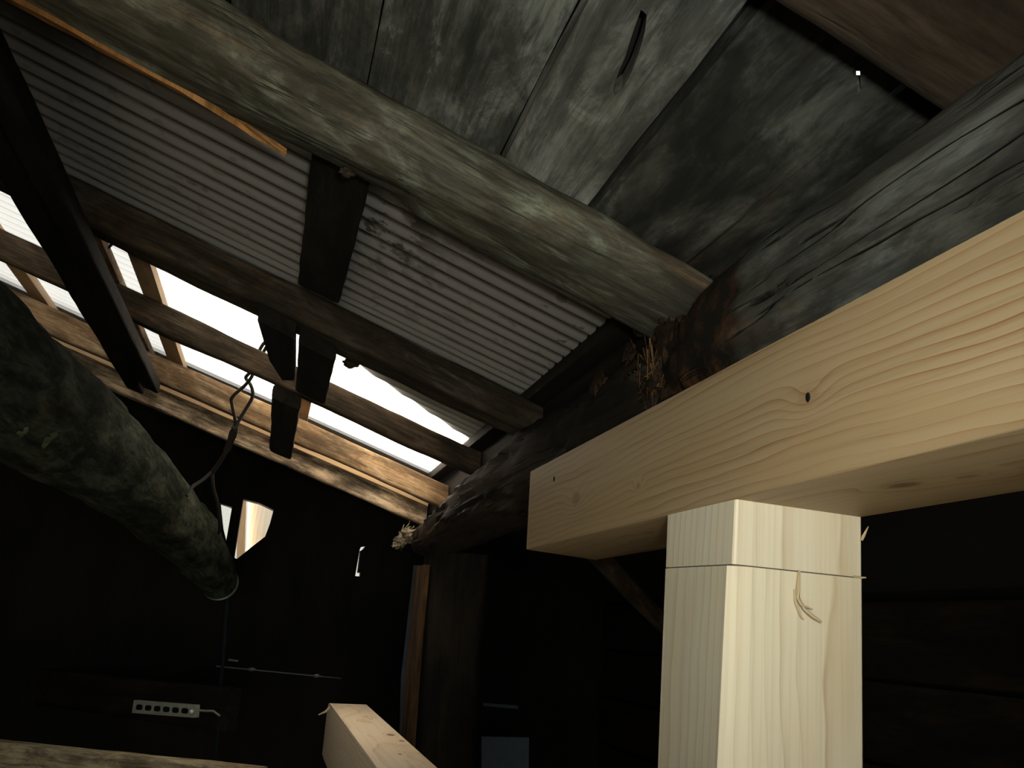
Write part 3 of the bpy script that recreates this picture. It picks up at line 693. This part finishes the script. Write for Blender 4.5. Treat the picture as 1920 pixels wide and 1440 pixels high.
# ------------------------------------------------------------------ twisted wire
D = 2.0
def wp(l, r, n=6): return tube('strand', [Vector(q) for q in spline([tuple(atD(p[:2], p[2])) for p in l], n)], r, M['wire'], wire, 7)
wire = empty('hanging_wire', atD((440, 800), D), 'black twisted wire hanging from a rafter and looped round the bent log', 'wire')
wp([(512, 652, 1.93), (500, 640, 1.93), (488, 654, 1.94), (484, 672, 1.95), (470, 697, 1.97), (461, 708, 1.98), (470, 722, 1.98), (474, 742, 1.99), (462, 765, 2.0), (447, 790, 2.0), (440, 806, 2.0)], .0042)
wp([(514, 660, 1.94), (505, 645, 1.94), (494, 660, 1.95), (478, 690, 1.96), (472, 706, 1.96), (460, 722, 1.97), (436, 744, 1.98), (435, 758, 1.99), (440, 782, 2.0), (443, 806, 2.01)], .0042)
wp([(441, 800, 2.0), (434, 822, 2.02), (424, 846, 2.04), (412, 866, 2.06), (398, 886, 2.08)], [.0075] * 3 + [.0095] * 3 + [.0085] * 6 + [.006] * 13)
wp([(400, 882, 2.08), (380, 900, 2.06), (362, 912, 2.04), (350, 930, 2.02)], .0045)
wp([(398, 884, 2.08), (400, 915, 2.10), (408, 945, 2.2), (412, 985, 2.3), (410, 1000, 2.36)], .0045)
# short nail sticking out in front of the bright sheet
tag(tube('nail', [atD((219, 441), 1.62), atD((213, 452), 1.60), atD((204, 465), 1.58)], [.005, .0045, .002], M['wire'], None, 8), 'small dark nail sticking out below the wide rafter against the bright sheet', 'nail')
tag(lump('rafter_knot', P(.262, 1.60, .052), .012, M['dark_wood'], None, 88, .5, (1.2, 1, .7), 3), 'small dark knob on the far edge of the wide dark rafter', 'knob')

# ------------------------------------------------------------------ dim things low on the left
def bar_px(name, p, q, z, wdt, hgt, mat, label, cat, extend=.4, amp=.004, seed=0, over=1.0):
    A, B = atZ(p, z), atZ(q, z); d = (B - A).normalized(); A = A - d * extend; B = B + d * extend * over
    s_ = Vector((d.y, -d.x, 0)).normalized()
    if s_.y > 0: s_ = -s_                       # towards the camera
    off = -s_ * wdt / 2 - Z * hgt / 2
    o = sweep(name, lin(A + off, B + off, 24), s_, Z, (wdt / 2, hgt / 2), prof_round(20, 7), mat, None, amp, 16, .2, seed, 50)
    return tag(o, label, cat), A, B, s_, d
bar_px('old_rail', (0, 1394), (470, 1441), -.34, .07, .09, M['rail_old'], 'worn brown rail crossing low in front of the dark wall', 'rail', .5, .004, 81, .02)
bb, A, B, s_, d = bar_px('dark_crossbeam', (20, 1247), (395, 1289), -.24, .09, .13, M['old_post'], 'dim brown crossbeam with a socket strip on its face', 'beam', .5, .004, 83, .1)
# socket strip on the face of the crossbeam
n_ = s_
def onbeam(px, lift):
    r = ray(px); k = (n_.dot(A - CAM) + lift) / n_.dot(r); return CAM + r * k
c4 = [onbeam(p, .006) for p in ((261, 1312), (375, 1321), (373, 1345), (257, 1336))]
strip = empty('socket_strip', sum(c4, Vector()) / 4, 'ivory socket strip with six dark openings on the dim crossbeam', 'socket strip')
vs = c4 + [v + n_ * .022 for v in c4]
mesh('housing', vs, [(0, 1, 2, 3), (4, 5, 6, 7), (0, 1, 5, 4), (1, 2, 6, 5), (2, 3, 7, 6), (3, 0, 4, 7)], M['strip'], None, strip, smooth=False)
for i in range(6):
    u0, u1 = (.06 + i * .148), (.06 + i * .148 + .105)
    def bl(u, v): return c4[0].lerp(c4[1], u).lerp(c4[3].lerp(c4[2], u), v)
    rim = []
    for k in range(12):
        t_ = 2 * math.pi * k / 12; rim.append(bl((u0 + u1) / 2 + (u1 - u0) / 2 * math.copysign(abs(math.cos(t_)) ** .6, math.cos(t_)), .52 + .22 * math.copysign(abs(math.sin(t_)) ** .6, math.sin(t_))))
    vs = [v + n_ * .0205 for v in rim] + [v + n_ * .0232 for v in rim]
    mesh('socket', vs, [tuple(range(12)), tuple(range(12, 24))] + [(k, (k + 1) % 12, 12 + (k + 1) % 12, 12 + k) for k in range(12)], M['socket'], None, strip, smooth=False)
lump('pilot_lamp', bl(.965, .52) + n_ * .024, .007, M['lamp'], strip, 1, .0, (1, 1, 1), 2)
tube('cable', [onbeam((374, 1332), .018), onbeam((386, 1333), .02), onbeam((400, 1333), .02), onbeam((412, 1342), .015)], .0035, M['strip'], strip, 6)
# conduit with clips
pa, pb = atY((405, 1249), 3.3), atY((640, 1272), 3.3)
pipe = tag(tube('conduit', lin(pa, pb, 6), .0025, M['galv'], None, 8), 'thin shiny conduit running across the dark far wall', 'conduit')
for t_ in (.28, .8): lump('clip', pa.lerp(pb, t_) + Vector((0, .004, 0)), .009, M['galv'], pipe, 4, .1, (1.6, .6, 1), 2)
tag(tube('metal_rod', [atY((428, 1237), 3.3), atY((447, 1239), 3.3)], .005, M['galv'], None, 8), 'short shiny rod end above the conduit', 'rod')

# ------------------------------------------------------------------ outside, seen through the gaps of the far wall
def outbox(name, pxs, y, th, mat, label, cat):
    pp = [((p := atY(q, y)).x, p.z) for q in pxs]
    return tag(plate(name, pp, [], lambda u, v, t: Vector((u, y + t, v)), 0, th, mat), label, cat)
outbox('outside_post', [(466, 900), (530, 900), (530, 1500), (448, 1500)], 4.3, .10, M['post_out'], 'pale timber post outside seen through the gap in the far wall', 'post')
outbox('outside_board', [(448, 900), (463, 900), (446, 1500), (430, 1500)], 4.25, .03, M['batten_new'], 'narrow brown board outside next to the pale timber post', 'board')
outbox('outside_wall', [(250, 700), (900, 700), (900, 1560), (250, 1560)], 6.5, .12, M['concrete'], 'grey rendered wall standing outside beyond the shed', 'wall')
